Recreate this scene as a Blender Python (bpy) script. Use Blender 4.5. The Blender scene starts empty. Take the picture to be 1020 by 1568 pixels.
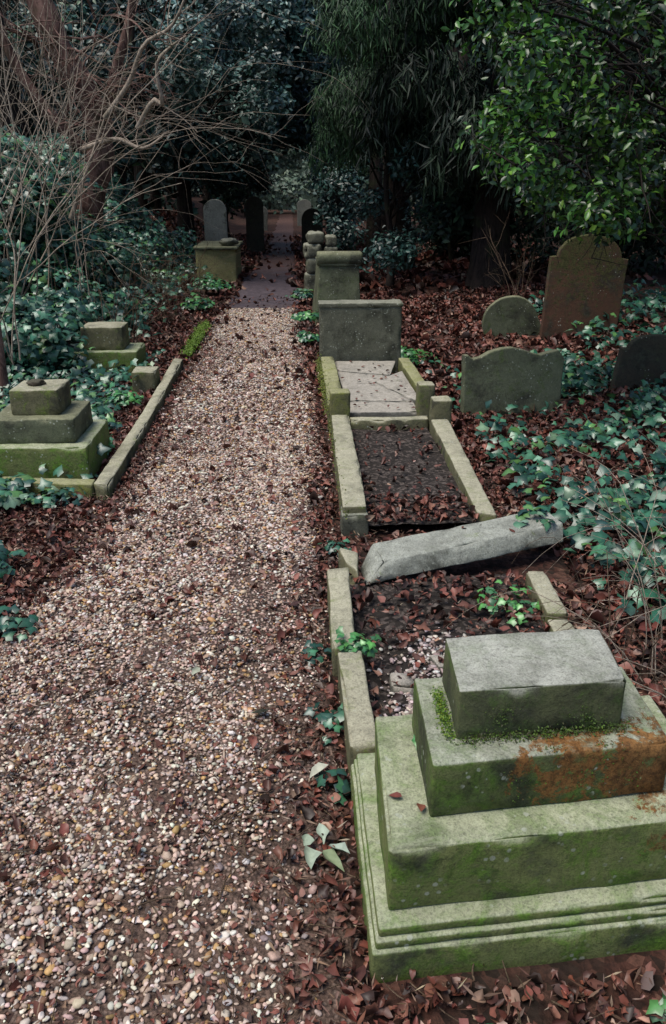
import bpy, math, random
import numpy as np
from mathutils import Vector
random.seed(7); R=np.random.default_rng(7)
D=bpy.data; S=bpy.context.scene
def link(o): S.collection.objects.link(o); return o
def sstep(a,b,x):
    t=np.clip((np.asarray(x,float)-a)/(b-a),0,1); return t*t*(3-2*t)
# ------------------------------------------------------------ noise
_nr=np.random.default_rng(3); _K=_nr.normal(size=(14,3)); _K/=np.linalg.norm(_K,axis=1)[:,None]; _F=_nr.uniform(.6,2.4,14); _PH=_nr.uniform(0,6.28,14)
def nz(P,f=1.,seed=0.):
    P=np.asarray(P,float)
    v=np.zeros(P.shape[:-1])
    for i in range(14):
        v+=np.sin((P@_K[i])*f*_F[i]*2.2+_PH[i]*(1+seed)+seed*i)
    return v/14*1.9
def n2(x,y,f,s=0): return nz(np.stack([x,y,0*x],-1),f,s)
def gz(x,y):
    x=np.asarray(x,float);y=np.asarray(y,float)
    P=np.stack([x,y,np.zeros_like(x)],-1)
    off=sstep(-1.0,-1.5,x)+sstep(1.2,1.8,x)
    z=nz(P,.9)*.05*off+nz(P,3,1)*.012*(.25+off)
    z+=sstep(-2.0,-4.2,x)*sstep(3.,8.,y)*1.0
    z+=sstep(1.6,5,x)*.25
    z+=sstep(22,45,y)*.25
    return z
def pathL(y): return np.interp(y,[0,1.6,2.6,3.5,4.3,6.3,10.2,15.7,24.7,37,60],[-1.1,-1.1,-1.15,-1.08,-.97,-.97,-1.0,-.81,-.6,-.45,-.3])
def pathR(y): return np.interp(y,[0,1.2,3.3,4.1,5.8,7.8,12,15.6,24,37,60],[.2,.14,.12,.16,.2,.2,.18,.17,.2,.3,.4])
# ------------------------------------------------------------ node helpers
class NT:
    def __init__(s,name):
        s.m=D.materials.new(name); s.m.use_nodes=True; s.t=s.m.node_tree; s.b=s.t.nodes['Principled BSDF']
    def n(s,ty,**k):
        n=s.t.nodes.new(ty)
        for a,b in k.items(): setattr(n,a,b)
        return n
    def l(s,a,b): s.t.links.new(a,b)
    def setin(s,i,v):
        if isinstance(v,bpy.types.NodeSocket): s.l(v,i)
        else:
            if isinstance(v,tuple) and len(v)==3 and i.type=='RGBA': v=(*v,1)
            i.default_value=v
    def pos(s): return s.n('ShaderNodeNewGeometry').outputs['Position']
    def noise(s,sc,det=5,rough=.6,vec=None,dist=0):
        n=s.n('ShaderNodeTexNoise'); n.inputs['Scale'].default_value=sc;n.inputs['Detail'].default_value=det;n.inputs['Roughness'].default_value=rough;n.inputs['Distortion'].default_value=dist
        s.l(vec if vec is not None else s.pos(),n.inputs['Vector']); return n.outputs['Fac']
    def vor(s,sc,feat='F1',out='Distance',vec=None,rnd=1):
        n=s.n('ShaderNodeTexVoronoi',feature=feat); n.inputs['Scale'].default_value=sc;n.inputs['Randomness'].default_value=rnd
        s.l(vec if vec is not None else s.pos(),n.inputs['Vector']); return n.outputs[out]
    def mr(s,v,a,b,c=0,d=1):
        n=s.n('ShaderNodeMapRange'); n.interpolation_type='SMOOTHSTEP'
        s.setin(n.inputs[0],v)
        for i,q in enumerate((a,b,c,d)): n.inputs[i+1].default_value=q
        return n.outputs[0]
    def mul(s,a,b,op='MULTIPLY'):
        n=s.n('ShaderNodeMath',operation=op); s.setin(n.inputs[0],a); s.setin(n.inputs[1],b); return n.outputs[0]
    def mix(s,f,a,b,bt='MIX'):
        n=s.n('ShaderNodeMix',data_type='RGBA',blend_type=bt); s.setin(n.inputs[0],f); s.setin(n.inputs[6],a); s.setin(n.inputs[7],b); return n.outputs[2]
    def ramp(s,f,cols):
        n=s.n('ShaderNodeValToRGB'); e=n.color_ramp.elements
        while len(e)<len(cols): e.new(.5)
        for i,(p,c) in enumerate(cols): e[i].position=p; e[i].color=(*c,1)
        s.setin(n.inputs[0],f); return n.outputs[0]
    def bump(s,h,st=.5,d=.01,prev=None):
        n=s.n('ShaderNodeBump'); n.inputs['Strength'].default_value=st;n.inputs['Distance'].default_value=d
        s.l(h,n.inputs['Height'])
        if prev is not None: s.l(prev,n.inputs['Normal'])
        return n.outputs[0]
    def out(s,col,rough=.8,normal=None,spec=.3):
        s.setin(s.b.inputs['Base Color'],col); s.setin(s.b.inputs['Roughness'],rough); s.b.inputs['Specular IOR Level'].default_value=spec
        if normal is not None: s.l(normal,s.b.inputs['Normal'])
        return s.m
def stone_mat(name,top,side,moss=(.10,.14,.02),mamt=.5,dark=(.03,.03,.022),damt=.5,lich=.3,spots=(),seed=0.,topmoss=.5):
    t=NT(name)
    mp=t.n('ShaderNodeMapping'); mp.inputs['Location'].default_value=(seed*3.1,seed*1.7,seed); t.l(t.pos(),mp.inputs[0]); V=mp.outputs[0]
    g=t.n('ShaderNodeNewGeometry'); sx=t.n('ShaderNodeSeparateXYZ'); t.l(g.outputs['Normal'],sx.inputs[0])
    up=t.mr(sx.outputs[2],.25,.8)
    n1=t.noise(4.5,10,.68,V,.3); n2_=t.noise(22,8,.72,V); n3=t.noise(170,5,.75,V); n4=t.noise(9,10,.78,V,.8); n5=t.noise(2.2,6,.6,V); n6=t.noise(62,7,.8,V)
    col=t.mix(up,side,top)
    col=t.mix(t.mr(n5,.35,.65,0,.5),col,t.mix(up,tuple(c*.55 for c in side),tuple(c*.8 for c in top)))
    col=t.mix(t.mr(n2_,.35,.68,0,.6),col,t.mix(.5,col,dark))
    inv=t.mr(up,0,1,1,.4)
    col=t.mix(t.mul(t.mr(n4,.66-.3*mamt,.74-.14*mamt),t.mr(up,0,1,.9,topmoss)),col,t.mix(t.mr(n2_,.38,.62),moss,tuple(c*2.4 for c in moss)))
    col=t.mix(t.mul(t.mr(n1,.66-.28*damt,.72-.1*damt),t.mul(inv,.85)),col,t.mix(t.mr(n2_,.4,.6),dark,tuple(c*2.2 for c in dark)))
    col=t.mix(t.mr(n6,.5,.66,0,.55),col,t.mix(.75,col,(0.015,.015,.01)))
    col=t.mix(t.mr(n3,.42,.68,0,.6),col,t.mix(.7,col,(0.012,.012,.008)))
    vs=t.vor(38,vec=V); msk=t.mul(t.mr(t.mul(vs,t.mr(n2_,.3,.7,-.1,.1),'ADD'),.14,.24,1,0),t.mr(t.noise(7,4,.6,V),.6-.25*lich,.62))
    col=t.mix(t.mul(msk,.7),col,(.42,.44,.36))
    for (c,r,cc) in spots:
        dn=t.n('ShaderNodeVectorMath',operation='DISTANCE'); t.l(t.pos(),dn.inputs[0]); dn.inputs[1].default_value=c
        dd=t.mul(dn.outputs['Value'],t.mr(t.noise(14,10,.8,V,.5),.3,.7,1.1*r,-1.1*r),'SUBTRACT')
        col=t.mix(t.mul(t.mr(dd,r*.75,r*1.05,1,0),t.mr(n2_,.3,.52,.15,1)),col,t.mix(t.mr(n6,.4,.62),cc,tuple(q*.35 for q in cc)))
    b=t.bump(n1,.35,.02);b=t.bump(n2_,.6,.012,b);b=t.bump(n6,.6,.006,b); b=t.bump(n3,.7,.004,b)
    return t.out(col,t.mr(n1,.3,.7,.7,.95),b,.25)
# ------------------------------------------------------------ mesh helpers
def add_mesh(name,V,F,mat,parent=None,col=None,smooth=True,origin=None):
    V=np.asarray(V,float).reshape(-1,3)
    if origin is None: origin=np.array([V[:,0].mean(),V[:,1].mean(),V[:,2].min()])
    origin=np.array(origin,float)
    me=D.meshes.new(name)
    if isinstance(F,np.ndarray):
        nf,k=F.shape; me.vertices.add(len(V)); me.vertices.foreach_set('co',(V-origin).astype(np.float32).ravel())
        me.loops.add(nf*k); me.loops.foreach_set('vertex_index',F.astype(np.int32).ravel())
        me.polygons.add(nf); me.polygons.foreach_set('loop_start',(np.arange(nf)*k).astype(np.int32)); me.polygons.foreach_set('loop_total',np.full(nf,k,np.int32))
        me.update(calc_edges=True)
    else:
        me.from_pydata((V-origin).tolist(),[],F)
    me.polygons.foreach_set('use_smooth',np.full(len(me.polygons),smooth))
    if col is not None:
        a=me.color_attributes.new('Col','FLOAT_COLOR','POINT'); c=np.ones((len(V),4),np.float32); c[:,:3]=col; a.data.foreach_set('color',c.ravel())
    if mat: me.materials.append(mat)
    me.update()
    o=link(D.objects.new(name,me)); o.location=origin
    if parent is not None:
        o.parent=parent; o.location=Vector(origin)-parent.location
    return o
def empty(name,loc):
    e=link(D.objects.new(name,None)); e.location=loc; e.empty_display_size=.1; return e
def lines(L,r,step):
    r=min(r,L*.3); n=max(1,int((L-2*r)/step)); return np.unique(np.round(np.concatenate([[0,r*.45],np.linspace(r,L-r,n+1),[L-r*.45,L]]),6)),r
def block(name,B,T,mat,parent,r=.010,step=.03,amp=.003,chip=.03):
    B=np.array(B,float);T=np.array(T,float)
    L=[(np.linalg.norm(B[1]-B[0])+np.linalg.norm(T[1]-T[0]))/2,(np.linalg.norm(B[3]-B[0])+np.linalg.norm(T[3]-T[0]))/2,np.linalg.norm((T-B).mean(0))]
    ax=[lines(l,r,step)[0] for l in L]
    r=min([r]+[l*.3 for l in L])
    idx={};pts=[];F=[]
    def vid(p):
        k=tuple(np.round(p,5))
        if k not in idx: idx[k]=len(pts); pts.append(p)
        return idx[k]
    for d in range(3):
        u,v=(d+1)%3,(d+2)%3
        for side in (0,L[d]):
            G=[[None]*len(ax[v]) for _ in ax[u]]
            for i,a in enumerate(ax[u]):
                for j,b in enumerate(ax[v]):
                    p=[0,0,0];p[d]=side;p[u]=a;p[v]=b;G[i][j]=vid(tuple(p))
            for i in range(len(ax[u])-1):
                for j in range(len(ax[v])-1):
                    f=[G[i][j],G[i+1][j],G[i+1][j+1],G[i][j+1]]
                    F.append(f if side else f[::-1])
    P=np.array(pts,float);La=np.array(L)
    q=np.clip(P,r,La-r);d=P-q;nn=np.linalg.norm(d,axis=1)[:,None]+1e-9
    dirn=d/nn; edge=(np.abs(d)>r*.3).sum(1)
    P2=q+r*dirn
    U=P2/La
    a,b,c=U[:,0:1],U[:,1:2],U[:,2:3]
    W=((1-a)*(1-b)*B[0]+a*(1-b)*B[1]+a*b*B[2]+(1-a)*b*B[3])*(1-c)+((1-a)*(1-b)*T[0]+a*(1-b)*T[1]+a*b*T[2]+(1-a)*b*T[3])*c
    ex=(B[1]-B[0]);ex/=np.linalg.norm(ex);ey=(B[3]-B[0]);ey/=np.linalg.norm(ey);ez=(T-B).mean(0);ez/=np.linalg.norm(ez)
    Wd=dirn[:,0:1]*ex+dirn[:,1:2]*ey+dirn[:,2:3]*ez
    n=nz(W,14);m2=nz(W,5,2)
    ch=np.clip(nz(W,11,4)-.3,0,1)*chip*(edge>=2)*1.6+np.clip(nz(W,30,7)-.3,0,1)*chip*.4*(edge>=2)
    W=W+Wd*(n*amp+m2*amp*1.2)[:,None]-Wd*ch[:,None]
    return add_mesh(name,W,F,mat,parent)
def boxb(name,x0,x1,y0,y1,z0,z1,mat,parent,**k):
    q=[(x0,y0),(x1,y0),(x1,y1),(x0,y1)]
    return block(name,[(*p,z0) for p in q],[(*p,z1) for p in q],mat,parent,**k)
def quadb(name,Q,z0,z1,mat,parent,**k):
    return block(name,[(*p,z0) for p in Q],[(*p,z1) for p in Q],mat,parent,**k)
def headstone(name,outline,thick,loc,rotz,tilt=(0,0),mat=None,parent=None):
    P=[];n=len(outline)
    for i in range(n):
        a=np.array(outline[i]);b=np.array(outline[(i+1)%n]);k=max(1,int(np.linalg.norm(b-a)/.03))
        for j in range(k): P.append(a+(b-a)*j/k)
    P=np.array(P);n=len(P)
    e=np.roll(P,-1,0)-np.roll(P,1,0); nrm=np.stack([e[:,1],-e[:,0]],1); nrm/=np.linalg.norm(nrm,axis=1)[:,None]+1e-9
    bev=.010
    rings=[(-thick/2,bev),(-thick/2+bev*.3,bev*.3),(-thick/2+bev,0),(0,0),(thick/2-bev,0),(thick/2-bev*.3,bev*.3),(thick/2,bev)]
    V=[]
    for y,ins in rings:
        q=P-nrm*ins
        V+= [(a,y,b) for a,b in q]
    V=np.array(V);V[:,0]+=nz(V,12)*.004;V[:,2]+=nz(V,11,3)*.004
    F=[]
    for k in range(len(rings)-1):
        for i in range(n):
            j=(i+1)%n;F.append([k*n+i,k*n+j,(k+1)*n+j,(k+1)*n+i])
    F.append(list(range(n))[::-1]);F.append([(len(rings)-1)*n+i for i in range(n)])
    o=add_mesh(name,V,F,mat,None,smooth=False,origin=(0,0,0))
    o.location=loc;o.rotation_euler=(math.radians(tilt[0]),math.radians(tilt[1]),math.radians(rotz))
    return o
def arch(w,hs,ht,n=14,shoulder=0):
    pts=[(-w/2,-.15),(w/2,-.15),(w/2,hs)]
    w2=w/2-shoulder
    if shoulder: pts.append((w2,hs+.01))
    for i in range(1,n):
        a=math.pi*i/n; pts.append((w2*math.cos(a),hs+.01+(ht-hs)*math.sin(a)))
    if shoulder: pts.append((-w2,hs+.01))
    pts.append((-w/2,hs)); return pts
# ------------------------------------------------------------ leaves
def tmpl(verts,faces,shade): return np.array(verts,float),np.array(faces),np.array(shade,float)
IVY=tmpl([(0,-.05,.06),(0,-.3,0),(.28,-.47,-.06),(.56,-.08,-.12),(.28,.12,-.03),(0,.62,-.14),(-.28,.12,-.03),(-.56,-.08,-.12),(-.28,-.47,-.06)],
         [(0,1,2),(0,2,3),(0,3,4),(0,4,5),(0,5,6),(0,6,7),(0,7,8),(0,8,1)],[1.5,1.25,.85,.85,1,.9,1,.85,.85])
LAU=tmpl([(0,-.5,0),(.2,-.25,.07),(.25,.1,.08),(0,.55,-.08),(-.25,.1,.08),(-.2,-.25,.07),(0,.05,0)],
         [(0,1,6),(1,2,6),(2,3,6),(3,4,6),(4,5,6),(5,0,6)],[1,.9,.95,1,.95,.9,1.2])
FAR=tmpl([(0,-.5,0),(.3,0,.08),(0,.5,-.05),(-.3,0,.08)],[(0,1,2),(0,2,3)],[1,1,1,1])
NEED=tmpl([(0,0,0),(.07,.3,-.05),(0,1,-.35),(-.07,.3,-.05)],[(0,1,2),(0,2,3)],[.8,1,1.2,1])
DEAD=tmpl([(0,-.5,.05),(.26,-.28,.2),(.33,.05,.26),(.2,.3,.16),(0,.6,.0),(-.2,.32,.18),(-.3,.08,.24),(-.25,-.25,.2),(0,0,0)],
         [(0,1,8),(1,2,8),(2,3,8),(3,4,8),(4,5,8),(5,6,8),(6,7,8),(7,0,8)],[1,.9,.8,.9,1,.9,.8,.95,1.2])
def norm(a): return a/(np.linalg.norm(a,axis=-1,keepdims=True)+1e-9)
def leaves(C,Nn,size,col,T,curl=None,hang=None,jit=0.):
    n=len(C);Nn=norm(Nn)
    r=R.normal(size=(n,3)) if hang is None else np.tile(np.array(hang,float),(n,1))+R.normal(size=(n,3))*.35
    b=norm(r-(r*Nn).sum(1)[:,None]*Nn); t=np.cross(b,Nn)
    tv,tf,ts=T
    s=np.broadcast_to(np.asarray(size,float),(n,))[:,None,None]
    cz=np.ones(n) if curl is None else curl
    tv=np.broadcast_to(tv[None],(n,)+tv.shape)
    if jit: tv=tv+R.normal(size=tv.shape)*jit
    V=C[:,None,:]+s*(tv[...,0:1]*t[:,None]+tv[...,1:2]*b[:,None]+tv[...,2:3]*cz[:,None,None]*Nn[:,None])
    F=(tf[None]+(np.arange(n)*tv.shape[1])[:,None,None]).reshape(-1,3)
    K=(col[:,None,:]*ts[None,:,None])
    return V.reshape(-1,3),F,K.reshape(-1,3)
def merge(L):
    V=[];F=[];K=[];o=0
    for v,f,k in L: V.append(v);F.append(f+o);K.append(k);o+=len(v)
    return np.concatenate(V),np.concatenate(F),np.concatenate(K)
def pal(n,cols,w,var=.25):
    c=np.array(cols)[R.choice(len(cols),n,p=np.array(w)/sum(w))]
    return c*(1+R.uniform(-var,var,(n,1)))*(1+R.uniform(-.08,.08,(n,3)))
def blob(c,r,n,shell=.55):
    d=norm(R.normal(size=(n,3))); sd=R.uniform(0,50)
    rad=(shell+(1-shell)*R.random(n)**.7)*(.8+.45*nz(d*1.0+sd,1.6))
    return np.array(c)+d*rad[:,None]*np.array(r),d
def leaf_material(name,rough=.4,spec=.5,trans=0):
    t=NT(name); a=t.n('ShaderNodeAttribute'); a.attribute_name='Col'
    c=t.mix(t.mr(t.noise(60,2,.5),.35,.7,0,.35),a.outputs['Color'],t.mix(.6,a.outputs['Color'],(.0,.0,.0)))
    t.out(c,rough,None,spec)
    if trans:
        tr=t.n('ShaderNodeBsdfTranslucent'); t.l(c,tr.inputs['Color']); ms=t.n('ShaderNodeMixShader'); ms.inputs[0].default_value=trans
        t.l(t.b.outputs[0],ms.inputs[1]);t.l(tr.outputs[0],ms.inputs[2]);t.l(ms.outputs[0],t.t.nodes['Material Output'].inputs['Surface'])
    return t.m
M_ivy=leaf_material('ivy_leaf',.34,.6); M_leaf=leaf_material('glossy_leaf',.34,.55,.2); M_lau=leaf_material('laurel_leaf',.4,.5); M_far=leaf_material('dull_leaf',.6,.3)
M_dead=leaf_material('dead_leaf',.5,.4)
def attr_mat(name,rough=.6,spec=.4,nsc=150):
    t=NT(name); a=t.n('ShaderNodeAttribute'); a.attribute_name='Col'
    n=t.noise(nsc,4,.6); c=t.mix(t.mr(n,.3,.75,0,.5),a.outputs['Color'],t.mix(.6,a.outputs['Color'],(.02,.015,.01)))
    return t.out(c,rough,t.bump(n,.4,.002),spec)
M_peb=attr_mat('pebble',.6,.35)
def bark_mat(name,c1,c2,sc=14):
    t=NT(name); mp=t.n('ShaderNodeMapping'); mp.inputs['Scale'].default_value=(1,1,.25); t.l(t.pos(),mp.inputs[0])
    n=t.noise(sc,8,.7,mp.outputs[0],1.0); m=t.noise(3,4,.6)
    c=t.mix(t.mr(n,.35,.68),c1,c2); c=t.mix(t.mr(m,.5,.7,0,.5),c,(.03,.045,.015))
    return t.out(c,.9,t.bump(n,.9,.02),.2)
M_bark=bark_mat('dark_bark',(.012,.009,.008),(.04,.028,.023)); M_red=bark_mat('red_bark',(.06,.032,.026),(.24,.14,.115)); M_twig=bark_mat('pale_twig',(.22,.17,.13),(.46,.38,.30),40)
M_vine=bark_mat('brown_vine',(.06,.038,.025),(.22,.15,.10),60)
def tube(pts,rad,sides=6):
    pts=np.array(pts,float);n=len(pts);tan=norm(np.gradient(pts,axis=0))
    up=np.array([.3,.2,1.]);a=norm(np.cross(tan,up)+1e-6);b=np.cross(tan,a)
    th=np.arange(sides)*2*math.pi/sides
    rad=np.asarray(rad,float)
    V=pts[:,None]+rad[:,None,None]*(np.cos(th)[None,:,None]*a[:,None]+np.sin(th)[None,:,None]*b[:,None])
    F=[]
    for i in range(n-1):
        for j in range(sides):
            k=(j+1)%sides;F.append((i*sides+j,i*sides+k,(i+1)*sides+k,(i+1)*sides+j))
    return V.reshape(-1,3),np.array(F)
def resamp(pts,n):
    pts=np.array(pts,float);u=np.linspace(0,len(pts)-1,n);out=[]
    for t in u:
        i=min(int(t),len(pts)-2);f=t-i;p0=pts[max(i-1,0)];p1=pts[i];p2=pts[i+1];p3=pts[min(i+2,len(pts)-1)]
        out.append(.5*((2*p1)+(-p0+p2)*f+(2*p0-5*p1+4*p2-p3)*f*f+(-p0+3*p1-3*p2+p3)*f**3))
    return np.array(out)
def tubes_obj(name,L,mat,parent=None,origin=None):
    V=[];F=[];o=0
    for v,f in L: V.append(v);F.append(f+o);o+=len(v)
    return add_mesh(name,np.concatenate(V),np.concatenate(F),mat,parent,origin=origin)
def wander(p,d,L,n,wob=.25,droop=0.):
    p=np.array(p,float);d=norm(np.array(d,float));out=[p.copy()]
    for i in range(n):
        d=norm(d+R.normal(size=3)*wob*.5+np.array([0,0,-droop])); p=p+d*L/n; out.append(p.copy())
    return np.array(out)
def branch(p,d,L,r,depth,out,ends,wob=.3,droop=0.,kids=3,spread=.8,sides=6):
    n=max(4,int(L/.12)) if L<2 else 12
    pts=wander(p,d,L,n,wob,droop); out.append(tube(pts,np.linspace(r,r*.45,len(pts)),sides))
    ends.append(pts[-1])
    if depth>0:
        for k in range(kids):
            i=R.integers(len(pts)//3,len(pts)); dd=norm(pts[min(i,len(pts)-1)]-pts[i-1]); nd=norm(dd+R.normal(size=3)*spread)
            branch(pts[i],nd,L*R.uniform(.45,.7),r*.5,depth-1,out,ends,wob,droop,kids,spread,max(4,sides-1))
# ------------------------------------------------------------ GROUND
def axis_pts(a,b,fine0,fine1,f,c):
    x=[fine0]
    while x[-1]<fine1: x.append(x[-1]+f)
    s=f
    while x[-1]<b: s*=1.25; x.append(x[-1]+min(s,c))
    y=[fine0];s=f
    while y[-1]>a: s*=1.25; y.append(y[-1]-min(s,c))
    return np.array(y[::-1][:-1]+x)
gx=axis_pts(-80,80,-5,5,.06,4);gy=axis_pts(-40,120,0.4,16,.07,4)
X,Y=np.meshgrid(gx,gy);Zg=gz(X,Y)-.004
V=np.stack([X,Y,Zg],-1).reshape(-1,3);nx=len(gx);ny=len(gy)
I=(np.arange(ny-1)[:,None]*nx+np.arange(nx-1)[None]).ravel();F=np.stack([I,I+1,I+nx+1,I+nx],1)
t=NT('leaf_litter_soil')
w=t.noise(3,6,.6);vd=t.vor(34,out='Color');sp=t.n('ShaderNodeSeparateColor');t.l(vd,sp.inputs[0])
c=t.ramp(sp.outputs[0],[(0,(.022,.014,.010)),(.4,(.050,.021,.015)),(.75,(.095,.040,.028)),(1,(.14,.07,.05))])
c=t.mix(t.mr(w,.4,.65,0,.8),c,(.02,.015,.011)); v1=t.vor(34); n3=t.noise(90,5,.7)
c=t.mix(t.mr(n3,.4,.7,0,.6),c,(.015,.01,.008))
gm=t.out(c,.85,t.bump(n3,.7,.01,t.bump(v1,.8,.02)),.2)
add_mesh('ground',V,F,gm,origin=(0,0,0))
ys=np.concatenate([np.arange(.2,16,.1),np.arange(16,62,.8)]);us=np.linspace(0,1,22)
PV=[]
for y in ys:
    a,b=pathL(y)+.05*math.sin(y*2.3)+.03*math.sin(y*7),pathR(y)+.015*math.sin(y*9+1)
    for u in us:
        x=a+(b-a)*u; e=min(u,1-u); PV.append((x,y,float(gz(x,y))+.006-(.014 if e==0 else 0)+.004*math.sin(x*9)*math.sin(y*8)))
nu=len(us);I=(np.arange(len(ys)-1)[:,None]*nu+np.arange(nu-1)[None]).ravel();F=np.stack([I,I+1,I+nu+1,I+nu],1)
t=NT('gravel_bed')
vc=t.vor(85,out='Color');vd=t.vor(85);sp=t.n('ShaderNodeSeparateColor');t.l(vc,sp.inputs[0])
c=t.ramp(sp.outputs[0],[(0,(.09,.052,.04)),(.35,(.19,.12,.095)),(.7,(.34,.235,.19)),(1,(.5,.40,.34))])
c=t.mix(t.mr(vd,.3,.6),c,(.05,.033,.025))
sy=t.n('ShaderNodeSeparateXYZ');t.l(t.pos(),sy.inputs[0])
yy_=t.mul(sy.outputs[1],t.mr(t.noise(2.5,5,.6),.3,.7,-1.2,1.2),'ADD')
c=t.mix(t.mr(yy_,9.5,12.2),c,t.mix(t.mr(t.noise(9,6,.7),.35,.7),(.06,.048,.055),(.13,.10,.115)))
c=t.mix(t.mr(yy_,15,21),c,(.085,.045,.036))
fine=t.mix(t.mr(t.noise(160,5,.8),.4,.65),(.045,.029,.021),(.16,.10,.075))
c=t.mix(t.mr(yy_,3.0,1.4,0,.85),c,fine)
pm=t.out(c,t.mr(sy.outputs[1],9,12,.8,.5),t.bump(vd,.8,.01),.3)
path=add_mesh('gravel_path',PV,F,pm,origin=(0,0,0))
def ico(sub):
    import bmesh
    bm=bmesh.new();bmesh.ops.create_icosphere(bm,subdivisions=sub,radius=1);bm.verts.ensure_lookup_table()
    v=np.array([x.co[:] for x in bm.verts]);f=np.array([[q.index for q in p.verts] for p in bm.faces]);bm.free();return v,f
PC=[(.55,.42,.34),(.72,.65,.56),(.46,.32,.25),(.45,.27,.12),(.27,.22,.20),(.19,.095,.065),(.47,.41,.36)]
def mkpeb(x,y,s,sub,zoff=.006,cols=PC,w=(5.5,3.4,4.4,1.9,.9,2.6,2.2)):
    v,f=ico(sub);n=len(x)
    sc=np.stack([s*R.uniform(.8,1.55,n),s*R.uniform(.6,1.05,n),s*R.uniform(.35,.65,n)],-1)
    th=R.uniform(0,6.28,n);tx=R.normal(0,.3,n)
    lump=1+.36*np.stack([nz(v*1.3+i*7.1,1.3,i) for i in range(12)])[R.integers(0,12,n)]
    L=(v[None]*lump[...,None])*sc[:,None]
    z=L[...,2]*np.cos(tx)[:,None]+L[...,0]*np.sin(tx)[:,None];x2=L[...,0]*np.cos(tx)[:,None]-L[...,2]*np.sin(tx)[:,None]
    xx=x2*np.cos(th)[:,None]-L[...,1]*np.sin(th)[:,None]+x[:,None];yy=x2*np.sin(th)[:,None]+L[...,1]*np.cos(th)[:,None]+y[:,None]
    zz=z+(gz(x,y)+zoff+sc[:,2]*.3+R.uniform(0,.006,n))[:,None]
    V=np.stack([xx,yy,zz],-1).reshape(-1,3);F=(f[None]+(np.arange(n)*len(v))[:,None,None]).reshape(-1,3)
    return V,F,np.repeat(pal(n,cols,w,.28),len(v),0)
def edged(x,y):
    a=pathL(y)+.13*n2(x,y,1.1,11)+.05*n2(x,y,4,12);b=pathR(y)-.0+.06*n2(x,y,1.7,13)+.03*n2(x,y,5,14)-.07*sstep(2.2,1.6,y)
    return np.minimum(x-a,b-x)
def pebbles(n,y0,y1,r0,r1,sub):
    y=R.uniform(y0,y1,n);a=pathL(y)-.25;b=pathR(y)+.08;x=a+(b-a)*R.random(n)
    e=edged(x,y)
    d=np.clip(.12+e/.16,.04,1)*np.clip(.85+.5*n2(x,y,1.3,9)+.4*n2(x,y,4,10)-.2*sstep(1.7,1.1,y),.2,1)
    k=R.random(n)<d;x,y=x[k],y[k];n=len(x)
    return mkpeb(x,y,(r0+(r1-r0)*R.random(n)**1.4)*np.where(R.random(n)<.08,1.6,1),sub)
pv=merge([pebbles(10500,.7,1.45,.0032,.0085,2),pebbles(22000,1.45,2.7,.0038,.009,1),pebbles(36000,2.7,5.5,.0055,.0105,1),pebbles(26000,5.5,11.8,.008,.014,1)])
add_mesh('pebbles',pv[0],pv[1],M_peb,path,pv[2],origin=(0,0,0))
# ------------------------------------------------------------ STONES
OR=(.25,.115,.035)
fgspots=[((.62,1.40,.42),.11,OR),((.74,1.41,.39),.10,OR),((.82,1.42,.37),.11,(.20,.095,.033)),((.82,1.42,.45),.06,(.30,.15,.05)),((.86,1.36,.31),.08,(.24,.11,.035)),((.93,1.335,.27),.05,(.22,.11,.04))]
S_fg=stone_mat('mossy_limestone',(.50,.51,.40),(.17,.20,.070),(.05,.10,.010),.85,damt=.75,lich=.3,spots=fgspots)
S_fg2=stone_mat('mossy_limestone_base',(.49,.51,.34),(.22,.25,.085),(.06,.12,.012),.78,damt=.55,lich=.55,seed=2,spots=fgspots[4:])
S_cap=stone_mat('weathered_cap',(.55,.55,.47),(.14,.155,.070),(.045,.09,.012),.65,damt=.95,lich=.15,seed=4,topmoss=.25)
S_beam=stone_mat('lichened_grey_stone',(.42,.43,.37),(.36,.37,.31),(.10,.13,.03),.35,damt=.85,lich=.7,seed=5)
S_kerb=stone_mat('kerb_stone',(.50,.47,.34),(.20,.185,.10),(.085,.115,.02),.5,damt=.6,seed=6)
S_yel=stone_mat('yellow_moss_stone',(.38,.37,.20),(.20,.195,.085),(.12,.135,.02),.65,damt=.5,seed=8)
S_grey=stone_mat('grey_granite',(.32,.32,.25),(.16,.16,.115),(.06,.075,.03),.4,damt=.75,lich=.8,seed=10)
S_slab=stone_mat('pale_slab',(.47,.43,.37),(.2,.19,.16),(.08,.10,.03),.3,damt=.6,lich=.1,seed=12)
S_brown=stone_mat('dark_sandstone',(.10,.09,.06),(.075,.058,.04),(.04,.05,.018),.5,damt=.7,lich=.1,seed=14)
S_rust=stone_mat('rust_sandstone',(.13,.12,.05),(.125,.06,.036),(.04,.045,.018),.4,damt=.8,lich=.05,seed=16,spots=[((3.2,8.7,1.25),.6,(.085,.085,.03))])
S_green=stone_mat('green_headstone',(.26,.26,.16),(.16,.175,.105),(.05,.07,.02),.5,damt=.75,lich=.4,seed=18)
S_pale=stone_mat('pale_headstone',(.38,.39,.34),(.32,.33,.29),(.1,.12,.05),.3,damt=.3,seed=20)
t=NT('grave_soil');n=t.noise(40,8,.75);v=t.vor(60,out='Color');sp=t.n('ShaderNodeSeparateColor');t.l(v,sp.inputs[0])
c=t.mix(t.mr(sp.outputs[0],.5,.95,0,.8),(.028,.023,.020),(.15,.12,.105));c=t.mix(t.mr(n,.45,.65),c,(.02,.016,.014))
M_soil=t.out(c,.9,t.bump(n,1,.015),.2)
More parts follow.
